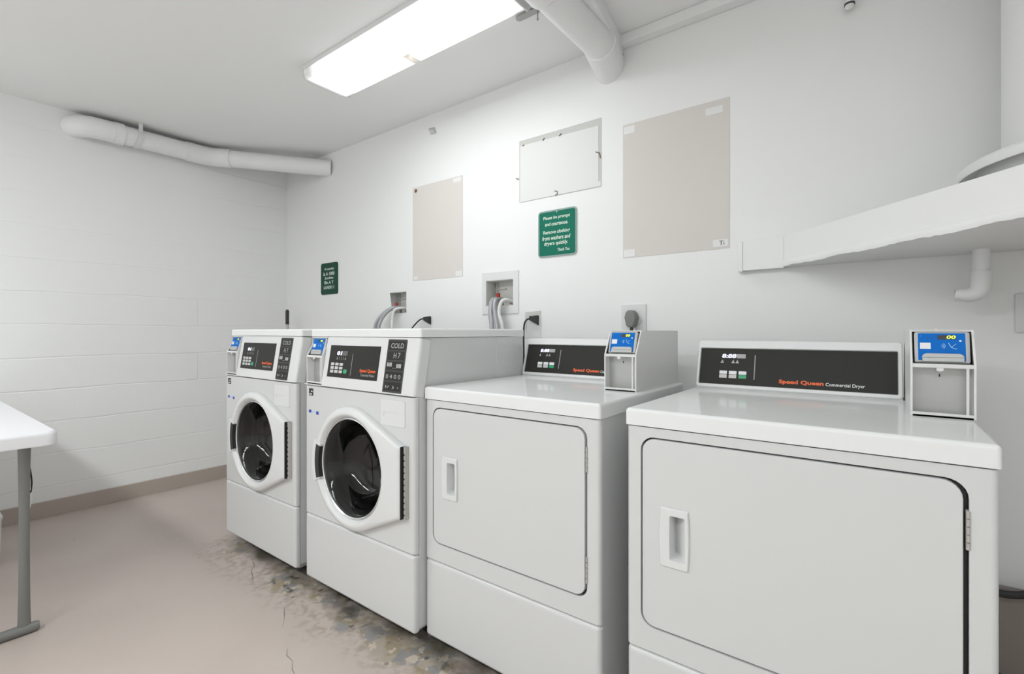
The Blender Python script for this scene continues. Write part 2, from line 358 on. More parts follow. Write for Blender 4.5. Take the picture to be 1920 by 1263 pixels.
def payment_box(make, M4, sc=1.0, depth=.40):
    """make(name, mb, mat, level) places meshes; local x 0-.112, y 0-depth, z 0-.198"""
    w = .112; prof = [(0, 0), (0, .119), (.044, .198), (depth, .198), (depth, 0)]
    m = MB()
    for a_, b_ in ((0, .004), (w-.004, w)): m.prism(prof, lambda y, z: (a_, y, z), lambda y, z: (b_, y, z))
    m.box(.004, w-.004, .044, depth, .194, .198); m.box(.004, w-.004, depth-.004, depth, 0, .194)
    m.box(.004, w-.004, 0, .04, 0, .004); m.box(.004, w-.004, .0, .004, .0, .010)
    m.box(.004, w-.004, .0, .05, .112, .121, .001, 2)
    m.prism([(.036, .112), (.048, .112), (.048, .106), (.042, .104), (.036, .106)], lambda u, z: (u+.01, .0, z), lambda u, z: (u+.01, .006, z))
    m.box(.096, .1005, .001, .006, .010, .112)
    m.tube([(.055, .12, .198), (.055, .12, .2015)], .003, 8)
    make('housing', m, 'boxpaint', 0)
    m = MB(); m.box(.004, w-.004, .034, .037, .004, .112, 0)
    make('back_plate', m, 'boxmetal', 1)
    m = MB(); m.box(.052, .0545, .0325, .034, .090, .0965); 
    make('keyhole', m, 'black', 1)
    for u in (.036, .070): m = MB(); m.tube([(u, .013, .004), (u, .013, .0049)], .006, 12); make('floor_hole', m, 'black', 1)
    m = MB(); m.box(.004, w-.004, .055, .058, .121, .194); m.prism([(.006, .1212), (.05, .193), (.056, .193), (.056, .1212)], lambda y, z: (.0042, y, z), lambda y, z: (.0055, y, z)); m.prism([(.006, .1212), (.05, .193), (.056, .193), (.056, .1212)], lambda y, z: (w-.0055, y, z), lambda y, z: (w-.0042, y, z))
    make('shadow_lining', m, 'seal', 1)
    F = frame_m((0, .012, .1225), (0, .30, 1)); R = .074
    m = MB(); m.loft([[(*p, -.012) for p in rr(.008, .104, .001, R, .004)], [(*p, .0) for p in rr(.008, .104, .001, R, .004)], [(*p, .003) for p in rr(.013, .099, .003, R-.002, .003)]]); m.xf(F)
    rd = make('card_reader', m, 'reader', 1)
    m = MB(); slab(m, .0145, .0965, .005, .070, .003, .0036, .0015); m.xf(F); make('blue_face', m, 'blue', 2)
    m = MB(); slab(m, .049, .081, .055, .0655, .0036, .004, .0008); slab(m, .031, .033, .058, .060, .0036, .004); slab(m, .038, .040, .058, .060, .0036, .004); m.xf(F); make('display_window', m, 'black', 2)
    m = MB(); text_into(m, '00', .065, .0805, .0565, .0645, .0044, .02, .15); m.xf(F); make('display_digits', m, 'lime', 2)
    m = MB(); slab(m, .018, .037, .032, .047, .0036, .004, .001); m.xf(F); make('white_label', m, 'white', 2)
    m = MB(); m.tube([(.088, .052, .0036), (.088, .052, .0042)], .0022, 12); m.xf(F); make('status_light', m, 'white', 2)
    m = MB()
    for i, rad in enumerate((.003, .0055, .008)):
        pts = [(.054+rad*math.cos(t), .0395+rad*math.sin(t), .004) for t in [math.radians(-50+100*k/8) for k in range(9)]]
        m.tube(pts, .0006, 6)
    m.tube(smooth_path([(.068, .047, .004), (.072, .038, .004), (.077, .034, .004), (.082, .033, .004)], 4), .0009, 6)
    m.tube(smooth_path([(.072, .036, .004), (.077, .041, .004), (.081, .045, .004)], 4), .0007, 6)
    slab(m, .019, .0205, .0625, .064, .0036, .004); m.xf(F); make('tap_symbol', m, 'paleblue', 2)
    m = MB(); P = rr(.021, .094, .002, .021, .010, 8); P = [(u, v if v > .01 else .002) for u, v in P]
    m.loft([[(*p, .0) for p in P], [(*p, .008) for p in P], [(u*.97+.0017, v*.95, .0095) for u, v in P]]); m.xf(F); make('card_shelf', m, 'reader', 2)
    return rd

def control_marks(F, root, kind):
    """keys, digits, divider, brand lettering on the panel, in panel (u,v,w)"""
    w = .0022
    def mk(n, m, mt): m.xf(F); return m.build(n, mt, root)
    if kind == 'dryer':
        k = 1.03; V = lambda z: (z-.929)*k
        m = MB(); text_into(m, '8:88', .081, .127, V(1.018), V(1.032), w, .03, .1); mk('lit_digits', m, 'lit')
        m = MB(); slab(m, .128, .156, V(1.018), V(1.032), w-.001, w); 
        for u in (.083, .118, .131): m.loft([[(u-.006, V(1.001), w-.001), (u+.005, V(1.001), w-.001), (u, V(1.013), w-.001)], [(u-.006, V(1.001), w), (u+.005, V(1.001), w), (u, V(1.013), w)]])
        mk('indicator_marks', m, 'greyprint')
        m = MB(); slab(m, .184, .1865, V(.949), V(1.030), w-.001, w); mk('divider_line', m, 'greyprint')
        for i, u in enumerate((.076, .1065, .137)):
            m = MB(); slab(m, u, u+.024, V(.9635), V(.9745), w-.001, w+.0006, .001); mk('key', m, 'white')
            m = MB(); slab(m, u, u+.024, V(.9505), V(.962), w-.001, w+.0006, .001)
            b = mk('start_key' if i == 2 else 'key', m, 'green' if i == 2 else 'key')
        m = MB(); text_into(m, 'Speed Queen', .258, .380, V(.9385), V(.9545), w, .035); o = mk('brand_lettering', m, 'orange')
        m = MB(); text_into(m, 'Commercial Dryer', .385, .483, V(.9385), V(.9515), w, .012); mk('lettering', m, 'white')
    else:
        k = 1.014; V = lambda z: (z-.927)*k
        m = MB(); text_into(m, '01', .205, .239, V(1.014), V(1.030), w, .05, .1); mk('lit_digits', m, 'lit')
        m = MB(); slab(m, .242, .275, V(1.013), V(1.031), w-.001, w); mk('dim_display', m, 'lcd')
        m = MB(); text_into(m, 'A  I  I  I  A', .205, .270, V(.996), V(1.008), w, .01); mk('indicator_marks', m, 'greyprint')
        m = MB(); slab(m, .309, .311, V(.938), V(1.020), w-.001, w, .0004); mk('divider_line', m, 'greyprint')
        m = MB(); text_into(m, 'Q', .302, .327, V(1.025), V(1.047), w, .03, .25); mk('crown_mark', m, 'white')
        for i in range(3):
            for j in range(3):
                u = .173+i*.0295; v = V(.944+j*.0145); m = MB(); slab(m, u, u+.022, v, v+.011, w-.001, w+.0006, .001); mk('key', m, 'key')
        m = MB(); slab(m, .262, .285, V(.944), V(.960), w-.001, w+.0008, .006); mk('start_key', m, 'green')
        m = MB(); text_into(m, 'Speed Queen', .366, .462, V(.951), V(.967), w, .035); mk('brand_lettering', m, 'orange')
        m = MB(); text_into(m, 'Commercial Washer', .376, .459, V(.9395), V(.949), w, .012); mk('lettering', m, 'greyprint')

def make_dryer(loc, label, cw=.571):
    D = empty('tumble_dryer', loc, label, 'dryer', 'commercial dryers in the machine row')
    LB, LT, SM, BT, DP = .8716, .914, .3106, .04, .687
    m = MB(); t = .004; ya = .0235
    m.box(.002, .002+t, ya, DP, BT+.002, LB-.001); m.box(WD-.002-t, WD-.002, ya, DP, BT+.002, LB-.001); m.box(.002+t, WD-.002-t, DP-t, DP, BT+.002, LB-.001)
    m.box(.002+t, WD-.002-t, ya, DP-t, BT+.002, BT+.006); m.box(.002+t, WD-.002-t, ya, DP-t, LB-.005, LB-.001); m.build('cabinet', 'enamel', D, 0)
    door = (.037, .644, .373, .846)
    m = MB(); front_zone(m, 0, WD, SM+.001, LB-.0008, .002, .021, hole=door, hr=.034, er=.012, ev=.0015); m.build('front_panel', 'enamel', D)
    m = MB(); front_zone(m, 0, WD, BT-.004, SM-.002, .012, .021, er=.014); m.build('lower_panel', 'enamel', D)
    m = MB(); So, Si = rr(.030, .652, .366, .853, .036), rr(.056, .620, .394, .824, .03)
    L = [[fronty(y)(*p) for p in P] for P, y in ((So, .0215), (So, .030), (Si, .030), (Si, .0140))]; L.append([fronty(.0140)(*p) for p in rr(.0375, .6425, .3735, .8455, .034)]); L.append([fronty(.0215)(*p) for p in rr(.0375, .6425, .3735, .8455, .034)])
    m.loft(L+[L[0]], False, False); m.build('gap_shade_seal', 'seal', D)  # dark seal ring added to deepen the shade in the door gap
    # door with a pocket handle
    d = (.0412, .6365, .3768, .8420); r = .031
    hp = (.100, .150, .548, .672)
    L = [[fronty(.013)(*p) for p in rr(*hp, .006)], [fronty(.013)(*p) for p in rr(*d, r)], [fronty(.0015)(*p) for p in rr(*d, r)], [fronty(-.0003)(*p) for p in inset_rr(*d, r, .0012)], [fronty(-.001)(*p) for p in inset_rr(*d, r, .003)], [fronty(-.001)(*p) for p in rr(*hp, .006)]]
    m = MB(); m.loft(L+[L[0]], False, False); dr = m.build('door', 'enamel', D)
    def barrel(u0, u1, v0, v1, r_, bu, n=6):
        vc = (v0+v1)/2; P = rr(u0, u1, v0, v1, r_, n); Q = []
        for i, (u, v) in enumerate(P): t = 1-((v-vc)/((v1-v0)/2))**2; Q.append((u+(bu*t if u > (u0+u1)/2 else -bu*t*.4), v))
        return Q
    def dense(P, n=4):
        Q = []
        for i in range(len(P)):
            a_, b_ = P[i], P[(i+1) % len(P)]
            for k in range(n): Q.append((a_[0]+(b_[0]-a_[0])*k/n, a_[1]+(b_[1]-a_[1])*k/n))
        return Q
    def B(u0, u1, v0, v1, r_, bu, y):
        P = dense(rr(u0, u1, v0, v1, r_, 3), 5); vc = (v0+v1)/2; Q = []
        for u, v in P:
            t = 1-((v-vc)/((v1-v0)/2))**2; q = (u-(u0+u1)/2)/((u1-u0)/2); Q.append((u+bu*t*q, y, v))
        return Q
    m = MB(); m.loft([B(.0885, .1560, .5375, .681, .003, .003, -.0008), B(.0885, .1560, .5375, .681, .003, .003, -.004), B(.0905, .154, .540, .678, .003, .003, -.007), B(.1125, .1485, .556, .664, .004, .001, -.007), B(.1135, .147, .558, .662, .004, .001, -.003)], False, False)
    m.loft([B(.1135, .147, .558, .662, .004, .001, -.003), [(u, .036 if u < .122 else .036-1.35*(u-.122), v) for u, y_, v in B(.1138, .144, .561, .659, .004, .001, 0)]], False, True); m.build('handle', 'plastic', dr)
    for z0, z1 in ((.722, .792), (.418, .490)):
        m = MB(); m.box(.6395, .6445, -.0006, .010, z0, z1)
        for k in range(5): za = z0+(z1-z0)*k/5; m.tube([(.6425, -.001, za+.0008), (.6425, -.001, za+(z1-z0)/5-.0008)], .0032, 10)
        m.build('hinge', 'steel', D)
    m = MB(); m.box(-.003, WD+.003, -.005, DP, LB+.0008, LT, .009, 4, only=lambda c_, d_: c_.z > (LB+LT)/2-.001); m.build('top_lid', 'lid', D)
    for u in (.07, WD-.07):
        for y in (.08, DP-.06): m = MB(); m.tube([(u, y, 0), (u, y, .012), (u, y, .0121), (u, y, BT+.02)], [.02, .02, .008, .008], 14); m.build('levelling_foot', 'steel', D)
    # console
    y0, k = .588, .281; u0, u1 = (-.0, cw)
    yb = y0-.016*k
    m = MB(); m.loft([[(x, yb, .9135) , (x, yb+k*.161, 1.0745), (x, DP, 1.0745), (x, DP, .9135)] for x in (u0+.002, u1-.002)]); 
    m.build('console_housing', 'plastic', D)
    F = frame_m((0, y0, .929), (0, k, 1)); kk = math.sqrt(1+k*k)
    V = lambda z: (z-.929)*kk
    O = (0, cw-.001, V(.9155), V(1.077)); I = (.0105, cw-.0125, V(.929), V(1.049))
    L = [[(*p, -.012) for p in rr(*O, .01)], [(*p, .003) for p in rr(*O, .01)], [(*p, .006) for p in inset_rr(*O, .01, .003)], [(*p, .006) for p in inset_rr(*I, .003, -.002)], [(*p, .002) for p in rr(*I, .002)], [(*p, -.012) for p in rr(*I, .002)]]
    m = MB(); m.loft(L+[L[0]], False, False); m.xf(F); m.build('console_bezel', 'plastic', D)
    m = MB(); slab(m, I[0]-.001, I[1]+.001, I[2]-.001, I[3]+.001, -.002, .0012); m.xf(F); cp = m.build('control_panel', 'panel', D)
    control_marks(F, cp, 'dryer')
    return D

def hull_loop(cx, cz, R, xh, z0, z1, N=120):
    """circle joined by tangents to a straight hinge edge"""
    P = [(cx+R*math.cos(2*math.pi*k/180), cz+R*math.sin(2*math.pi*k/180)) for k in range(180)]+[(xh, z0), (xh, z1)]
    P = sorted(set(P)); 
    def half(Q):
        H = []
        for p in Q:
            while len(H) > 1 and (H[-1][0]-H[-2][0])*(p[1]-H[-2][1])-(H[-1][1]-H[-2][1])*(p[0]-H[-2][0]) <= 0: H.pop()
            H.append(p)
        return H[:-1]
    H = half(P)+half(P[::-1]); out = []
    angs = sorted([2*math.pi*k/N for k in range(N)]+[math.atan2(z-cz, xh-cx) % (2*math.pi) for z in (z0, z1)])
    for t in angs:
        dx, dz = math.cos(t), math.sin(t); best = None
        for i in range(len(H)):
            a_, b_ = H[i], H[(i+1) % len(H)]; ex, ez = b_[0]-a_[0], b_[1]-a_[1]; den = dx*ez-dz*ex
            if abs(den) < 1e-12: continue
            s_ = ((a_[0]-cx)*ez-(a_[1]-cz)*ex)/den; q = ((a_[0]-cx)*dz-(a_[1]-cz)*dx)/den
            if s_ > 0 and -1e-6 <= q <= 1+1e-6 and (best is None or s_ > best): best = s_
        out.append((cx+dx*best, cz+dz*best))
    return out, angs

def make_washer(loc, label):
    D = empty('washing_machine', loc, label, 'washing machine', 'front load washing machines in the machine row')
    BT, SM, PN, LB, LT, DP = .0783, .346, .8853, .0, 1.1197, .636
    LB = 1.0875; cx, cz = .3415, .590
    m = MB(); t = .004; y0 = .021
    y0 = .0235; m.box(.002, .002+t, y0, DP, BT+.01, PN-.002); m.box(WD-.002-t, WD-.002, y0, DP, BT+.01, PN-.002); m.box(.004, WD-.004, DP-t, DP, BT+.01, PN-.002)
    m.box(.004, WD-.004, y0, DP, BT+.01, BT+.014); m.box(.004, WD-.004, y0, DP, PN-.006, PN-.002)
    m.box(.120, WD-.006, .045, DP, PN-.002, LB-.001)
    m.box(.004, WD-.004, .45, DP-.01, PN-.002, LB-.001)
    m.build('cabinet', 'enamel', D)
    # upper front with round opening
    N = 128; angs = [2*math.pi*k/N for k in range(N)]
    def rect(u0, u1, v0, v1):
        Q = []
        for t_ in angs:
            dx, dz = math.cos(t_), math.sin(t_); s_ = min([(u1-cx)/dx if dx > 1e-9 else 9, (u0-cx)/dx if dx < -1e-9 else 9, (v1-cz)/dz if dz > 1e-9 else 9, (v0-cz)/dz if dz < -1e-9 else 9]); Q.append((cx+dx*s_, cz+dz*s_))
        for cu, cv in ((u0, v0), (u0, v1), (u1, v0), (u1, v1)):
            i = min(range(N), key=lambda i: (Q[i][0]-cu)**2+(Q[i][1]-cv)**2); Q[i] = (cu, cv)
        return Q
    def ring(R): return [(cx+R*math.cos(a_), cz+R*math.sin(a_)) for a_ in angs]
    L = [[fronty(.02)(*p) for p in rect(0, WD, SM+.001, PN-.002)]]
    er = .013
    for k in range(5):
        t_ = k/4*math.pi/2; q = er*(1-math.cos(t_)); L.append([fronty(er*(1-math.sin(t_)))(*p) for p in rect(q, WD-q, SM+.001+min(q, .002), PN-.002-min(q, .002))])
    L += [[fronty(0)(*p) for p in ring(.195)], [fronty(.02)(*p) for p in ring(.195)]]
    m = MB(); m.loft(L+[L[0]], False, False); m.build('front_panel', 'enamel', D, 30)
    m = MB(); front_zone(m, 0, WD, BT-.003, SM-.002, .010, .021, er=.013); m.build('lower_panel', 'enamel', D)
    # drum and rubber gasket
    def lathe(prof, n=72):
        mm = MB(); mm.loft([[(cx+R*math.cos(2*math.pi*k/n), y, cz+R*math.sin(2*math.pi*k/n)) for k in range(n)] for R, y in prof], False, False); return mm
    m = lathe([(.24, .12), (.245, .20), (.245, .42), (.20, .44), (.05, .45), (.0005, .45)])
    for k in range(3):
        a_ = k*2*math.pi/3+.7; c_, s_ = math.cos(a_), math.sin(a_); 
        P = [(.243, -.03), (.19, -.012), (.185, 0), (.19, .012), (.243, .03)]
        m.loft([[(cx+r_*c_-q*s_, y, cz+r_*s_+q*c_) for r_, q in P] for y in (.13, .42)])
    m.build('drum', 'drum', D)
    m = lathe([(.195, .012), (.186, .012), (.176, .03), (.178, .05), (.165, .06), (.168, .075), (.185, .08), (.24, .12)]); m.build('door_gasket', 'gasket', D)
    # door
    xh = .640; z0, z1 = .467, .713
    out, an = hull_loop(cx, cz, .233, xh, z0, z1)
    def inw(f): return [(cx+(u-cx)*f, cz+(v-cz)*f) for u, v in out]
    def circ(R): return [(cx+R*math.cos(a_), cz+R*math.sin(a_)) for a_ in an]
    def sh(P, d):   # inset
        return [(u-(d if u > xh-.02 else d*math.cos(a_)), v-d*math.sin(a_)) for (u, v), a_ in zip(P, an)]
    def Y(P, y): return [(u, y, v) for u, v in P]
    L = [Y(out, -.001), Y(out, -.014), Y(sh(out, .002), -.020), Y(sh(out, .008), -.0255), Y(sh(out, .018), -.029), Y(circ(.208), -.031), Y(circ(.201), -.028), Y(circ(.193), -.018), Y(circ(.189), -.008), Y(circ(.189), .004)]
    # left quarter carries the grip opening
    m = MB(); m.loft(L+[L[0]], False, False); dr = m.build('door', 'plastic', D, 40)
    m = lathe([(.1905, -.010), (.1905, -.0165), (.187, -.018), (.1835, -.015), (.1825, -.004), (.1825, .006), (.1905, .006), (.1905, -.010)], 96); m.build('door_rim', 'chrome', dr)
    gp = [(.184, -.004), (.178, .002), (.166, .020), (.150, .055), (.138, .085), (.11, .103), (.06, .112), (.0006, .114)]
    m = lathe(gp+[(R-.004 if R > .01 else R, y-.005) for R, y in gp[::-1]], 72); m.build('door_glass', 'glass', dr, 60)
    m = lathe([(.1825, -.002), (.175, .004), (.167, .018), (.170, .022), (.1825, .006)], 72); m.build('inner_seal', 'seal', dr)
    # grip: raised surround and dark pocket on the latch side
    def arcpatch(r0, r1, a0, a1, y0_, y1_, n=10):
        mm = MB(); loops = []
        for k in range(n+1):
            a_ = math.radians(a0+(a1-a0)*k/n); c_, s_ = math.cos(a_), math.sin(a_)
            loops.append([(cx+r0*c_, y1_, cz+r0*s_), (cx+r0*c_, y0_, cz+r0*s_), (cx+r1*c_, y0_, cz+r1*s_), (cx+r1*c_, y1_, cz+r1*s_)])
        mm.loft(loops); return mm
    m = arcpatch(.190, .240, 159, 201, -.0325, -.002, 14); bmesh.ops.remove_doubles(m.bm, verts=m.bm.verts, dist=1e-6)
    bmesh.ops.bevel(m.bm, geom=[e for e in m.bm.edges if e.calc_face_angle(0) > .9], offset=.003, segments=2, affect='EDGES'); h_ = m.build('handle', 'plastic', dr)
    m = arcpatch(.1895, .2155, 161.5, 198.5, -.0332, -.012, 14); m.build('grip_pocket', 'seal', h_)
    # hinge
    m = MB(); m.box(.6435, .655, -.006, -.0005, z0, z1+.002, .001)
    m.tube([(.6478, -.012, z0), (.6478, -.012, z1+.002)], .0042, 12); m.box(.6436, .6520, -.012, -.005, z0, z1+.002); hg = m.build('hinge', 'steel', D)
    m = MB(); m.box(.6402, .6416, -.0265, -.001, z0, z1+.002)
    for k in range(11):
        z = z0+.012+k*(z1-z0-.02)/11; m.box(.6470, .6508, -.0164, -.0150, z, z+.006)
    m.build('hinge_slots', 'black', hg)
    # detergent door
    m = MB(); plate(m, .506, .637, .774, .867, .006, -.0030, .004, .002); dd = m.build('dispenser_door', 'plastic', D)
    m = MB(); m.prism([(.520, .824), (.607, .824), (.600, .8215), (.533, .8205), (.524, .806), (.520, .806)], fronty(-.0036), fronty(-.002)); m.build('dispenser_grip', 'recess', dd)
    # stickers
    m = MB(); plate(m, .028, .060, .841, .871, .001, -.0006, .001, .0002); st = m.build('energy_sticker', 'black', D)
    m = MB(); plate(m, .033, .050, .845, .850, .001, -.0009, -.0005, .0001); plate(m, .045, .055, .856, .862, .001, -.0009, -.0005, .0001); m.build('sticker_print', 'white', st)
    m = MB(); plate(m, .024, .104, .764, .786, .001, -.0005, .001, .0002); st = m.build('warning_sticker', 'enamel', D)
    m = MB(); plate(m, .028, .046, .770, .782, .001, -.0008, -.0004, .0001); plate(m, .083, .100, .766, .779, .001, -.0008, -.0004, .0001)
    m.build('sticker_print', 'sticker', st)
    m = MB(); plate(m, .052, .060, .770, .779, .001, -.0008, -.0004, .0001); plate(m, .066, .072, .770, .779, .001, -.0008, -.0004, .0001); m.build('pale_print', 'paleblue', st)
    # lid
    m = MB(); m.box(-.002, WD+.002, .028, DP, LB+.001, LT, .008, 4, only=lambda c_, d_: c_.z > (LB+LT)/2-.001); m.build('top_lid', 'lid', D)
    m = MB(); m.box(.0, .118, .03, .10, LB-.006, LB-.0005); m.box(0.001, .004, .03, .46, PN, LB-.001); m.box(.004, .118, .42, .424, PN, LB-.006)
    m.build('notch_lining', 'enamel', D)
    # control fascia, tilted back
    k = .165; zA = .887; kk = math.sqrt(1+k*k)
    F = frame_m((0, -.002, zA), (0, k, 1)); V = lambda z: (z-zA)*kk
    m = MB(); O = (.1185, WD, 0, V(1.0865))
    L = [[(*p, -.045) for p in rr(*O, .004)]]
    for q in range(5):
        t_ = q/4*math.pi/2; e_ = .012; dd_ = e_*(1-math.cos(t_))
        L.append([(max(O[0]+min(dd_, .003), min(O[1]-dd_, p[0])), p[1], -e_*(1-math.sin(t_))) for p in rr(*O, .004)])
    m.loft(L); m.xf(F); fa = m.build('control_fascia', 'plastic', D)
    m = MB(); m.box(-.004, .1185, -.004, .05, .887, .8905, .001); m.box(.002, .1185, .0, .42, PN-.001, .8875); m.build('payment_shelf', 'plastic', D)
    F2 = frame_m((0, -.002+(.927-zA)*k, .927), (0, k, 1)); V2 = lambda z: (z-.927)*kk
    m = MB(); slab(m, .153, .474, 0, V2(1.053), -.002, .0012); m.xf(F2); cp = m.build('control_panel', 'panel', D)
    control_marks(F2, cp, 'washer')
    m = MB(); slab(m, .513, .6155, V2(.892), V2(1.080), -.002, .0016, .003); m.xf(F2); ip = m.build('instruction_strip', 'panel2', D)
    m = MB()
    for j in range(5): z = .8985+j*.0360; slab(m, .519, .610, V2(z), V2(z+.0305), .001, .0019, .002)
    m.xf(F2); m.build('instruction_fields', 'panel', ip)
    m = MB()
    for a_, b_, z_ in ((.523, .551, .983), (.575, .602, .979)):
        for q in range(4): slab(m, a_+q*(b_-a_)/4, a_+(q+.6)*(b_-a_)/4, V2(z_), V2(z_+.014), .0019, .0024, .0008)
    m.xf(F2); m.build('bright_marks', 'key', ip)
    m = MB()
    for j, (s, a_, b_, hh) in enumerate((('I/ ) :', .528, .600, .012), ('0 4 0 0', .524, .603, .015), ('- -', .555, .570, .002), ('H 7', .553, .588, .020), ('COLD', .532, .602, .018))):
        z = .8985+j*.0360+.006; text_into(m, s, a_, b_, V2(z), V2(z+hh), .0022, .01)
    m.xf(F2); m.build('instruction_lettering', 'greyprint', ip)
    # payment unit in the notch
    Pm = Matrix.Translation((.003, .004, .8905)) @ Matrix.Diagonal((1.02, .95, .985, 1))
    holder = {}
    def mk(n, mm, mt, lvl):
        mm.xf(Pm)
        if lvl == 0: holder['r'] = mm.build('payment_box', mt, D); return holder['r']
        return mm.build(n, mt, holder['r'])
    payment_box(mk, None, depth=.36)
    for u in (.06, WD-.06):
        for y in (.12, DP-.06): m = MB(); m.tube([(u, y, .0240), (u, y, .034), (u, y, .0341), (u, y, BT+.02)], [.022, .022, .009, .009], 14); m.build('levelling_foot', 'black', D)
    m = MB(); m.box(.03, WD-.03, .035, DP-.02, .060, BT+.012); m.build('base_frame', 'enamel', D)
    return D

def copy_tree(o, parent=None):
    c = o.copy(); COL.objects.link(c); c.parent = parent
    for ch in list(o.children): copy_tree(ch, c)
    return c
d1 = make_dryer((-1.2855, 1.1893, 0), 'white dryer between the near washer and the other dryer, payment box hiding its brand lettering', .546)
d2 = make_dryer((-.5189, 1.1736, 0), 'large white dryer under the corner shelf, whole brand name showing on its console')
w2 = make_washer((-1.9867, 1.1408, -.0244), 'white front load washer beside the dryer, its round door and hinge in full view')
w2.scale = (1.022,)*3
w1 = copy_tree(w2); w1.location = (-2.7678, 1.1408, -.0244); w1['label'] = 'white front load washer at the far end of the row, nearest the left wall'

def make_box_thing(loc, label):
    D = empty('payment_box', loc, label, 'payment box', 'card payment boxes on the dryers')
    h_ = {}
    def mk(n, mm, mt, lvl):
        if lvl < 2:
            o = mm.build(n, mt, D)
            if n == 'card_reader': h_['r'] = o
            return o
        return mm.build(n, mt, h_['r'])
    payment_box(mk, None, depth=.40)
    return D
b1 = make_box_thing((-.7355, 1.482, .9142), 'white card payment box on the middle dryer below the round grey plug')
b2 = copy_tree(b1); b2.location = (.0555, 1.462, .9142); b2['label'] = 'white card payment box on the dryer right below the elbow drain pipe'

# ------------------------------------------------------------------ ceiling lights
def ceiling_light(x0, x1, y0, y1, label, lensmat):
    D = empty('ceiling_light', ((x0+x1)/2, (y0+y1)/2, CZ), label, 'ceiling light', 'wraparound ceiling lights')
    X, Y = (x1-x0)/2, (y1-y0)/2; H = .066
    m = MB(); m.box(-X+.004, X-.004, -Y+.03, Y-.03, -.02, -.0005); m.build('light_body', 'plastic', D)
    prof = [(-Y, -.022), (-Y+.001, -.045), (-Y+.010, -.056), (-Y+.022, -.060), (0, -.061), (Y-.022, -.060), (Y-.010, -.056), (Y-.001, -.045), (Y, -.022)]
    m = MB(); m.loft([[(x, y, z) for y, z in prof] for x in (-X+.006, X-.006)], False, False, False); lo = m.build('lens', lensmat, D, 50)
    for s in (-1, 1):
        m = MB(); P = [(-Y-.004, 0), (-Y-.004, -.055), (-Y+.008, -H), (Y-.008, -H), (Y+.004, -.055), (Y+.004, 0)]
        m.prism(P, lambda y, z: (s*X, y, z-.0005), lambda y, z: (s*(X-.006), y, z-.0005)); m.build('end_cap', 'plastic', D)
    m = MB()
    for s in (-1, 1): m.box(-X+.006, X-.006, s*Y-.003, s*Y+.003, -.022, -.0006)
    m.build('side_rail', 'plastic', D)
    return D
L1 = ceiling_light(-2.352, -1.130, 1.335, 1.607, 'lit fluorescent wraparound fixture on the ceiling above the washers', 'lens')
ceiling_light(-3.55, -2.33, -1.20, -.93, 'lit fluorescent fixture on the ceiling behind the camera, near the left wall', 'lens2')  # extra fixture added out of view to even out the light
ceiling_light(-2.05, -.83, -1.20, -.93, 'lit fluorescent fixture on the ceiling behind the camera, middle of the three', 'lens2')
ceiling_light(-.55, .67, -1.20, -.93, 'lit fluorescent fixture on the ceiling behind the camera, near the right wall', 'lens2')

# ------------------------------------------------------------------ pipes
D = empty('drain_pipe', (-3.895, 1.1, 2.375), 'white painted drain pipe running under the ceiling along the left wall into the back corner', 'pipe')
off = Vector((3.895, -1.1, -2.375)); R = .060
path = [Vector(p) for p in ((-4.00, .765, 2.370), (-3.94, .775, 2.371), (-3.905, .805, 2.372), (-3.893, .86, 2.374), (-3.893, 1.0, 2.376), (-3.893, 1.44, 2.378), (-3.886, 1.49, 2.378), (-3.865, 1.53, 2.378), (-3.845, 1.552, 2.378), (-3.34, 2.13, 2.352))]
m = MB(); m.tube([p+off for p in path], R, 28); m.build('straight_pipe', 'pvc', D)
def sleeve(P, r, n): m = MB(); m.tube([Vector(p)+off for p in P], r, 28); return m.build(n, 'pvc', D)
sleeve([(-4.00, .762, 2.370), (-3.955, .766, 2.370), (-3.92, .785, 2.371), (-3.896, .825, 2.373), (-3.893, .90, 2.375), (-3.893, .935, 2.375)], .0645, 'elbow_fitting')
sleeve([(-3.893, .935, 2.375), (-3.893, .985, 2.376)], .068, 'elbow_collar')
sleeve([(-3.893, 1.34, 2.378), (-3.893, 1.44, 2.378), (-3.886, 1.49, 2.378), (-3.865, 1.53, 2.378), (-3.845, 1.552, 2.378), (-3.80, 1.603, 2.376)], .0655, 'bend_fitting')
m = MB(); n = 26
loops = []
for k in range(n):
    a_ = 2*math.pi*k/n
    loops.append([(.002+rr_*math.cos(a_), yy+(.010*math.sin(a_)), rr_*math.sin(a_)) for rr_, yy in ((.0625, -.05), (.0655, -.05), (.0655, -.018), (.0625, -.018))])
m.loft(loops+[loops[0]], False, False); m.box(.055, .060, -.045, -.023, .02, CZ-2.375-.001)
m.build('hanger_strap', 'plastic', D)

D = empty('waste_pipe', (-.985, 1.8, 2.37), 'thick white painted pipe running under the ceiling into the back wall right of the light', 'pipe')
off = Vector((.985, -1.8, -2.37)); R = .066
m = MB(); m.tube([Vector(p)+off for p in ((-.985, -.3, 2.372), (-.985, 1.955, 2.372))], R, 32); m.build('straight_pipe', 'pvc', D)
E_ = [Vector((-.985-.0062*k, 1.935+.03*k, 2.372-.0004*k*k)) for k in range(8)]
m = MB(); m.tube([p+off for p in E_], .0735, 32); m.build('elbow_fitting', 'pvc', D)
m = MB(); m.tube([Vector(p)+off for p in ((-.985, .90, 2.370), (-.985, 1.50, 2.370))], .0725, 32); m.build('coupling', 'pvc', D)
m = MB(); m.tube([Vector(p)+off for p in ((-.985, 1.500, 2.3705), (-.985, 1.503, 2.3705))], .0705, 32); m.build('seam_ring', 'gasket', D)

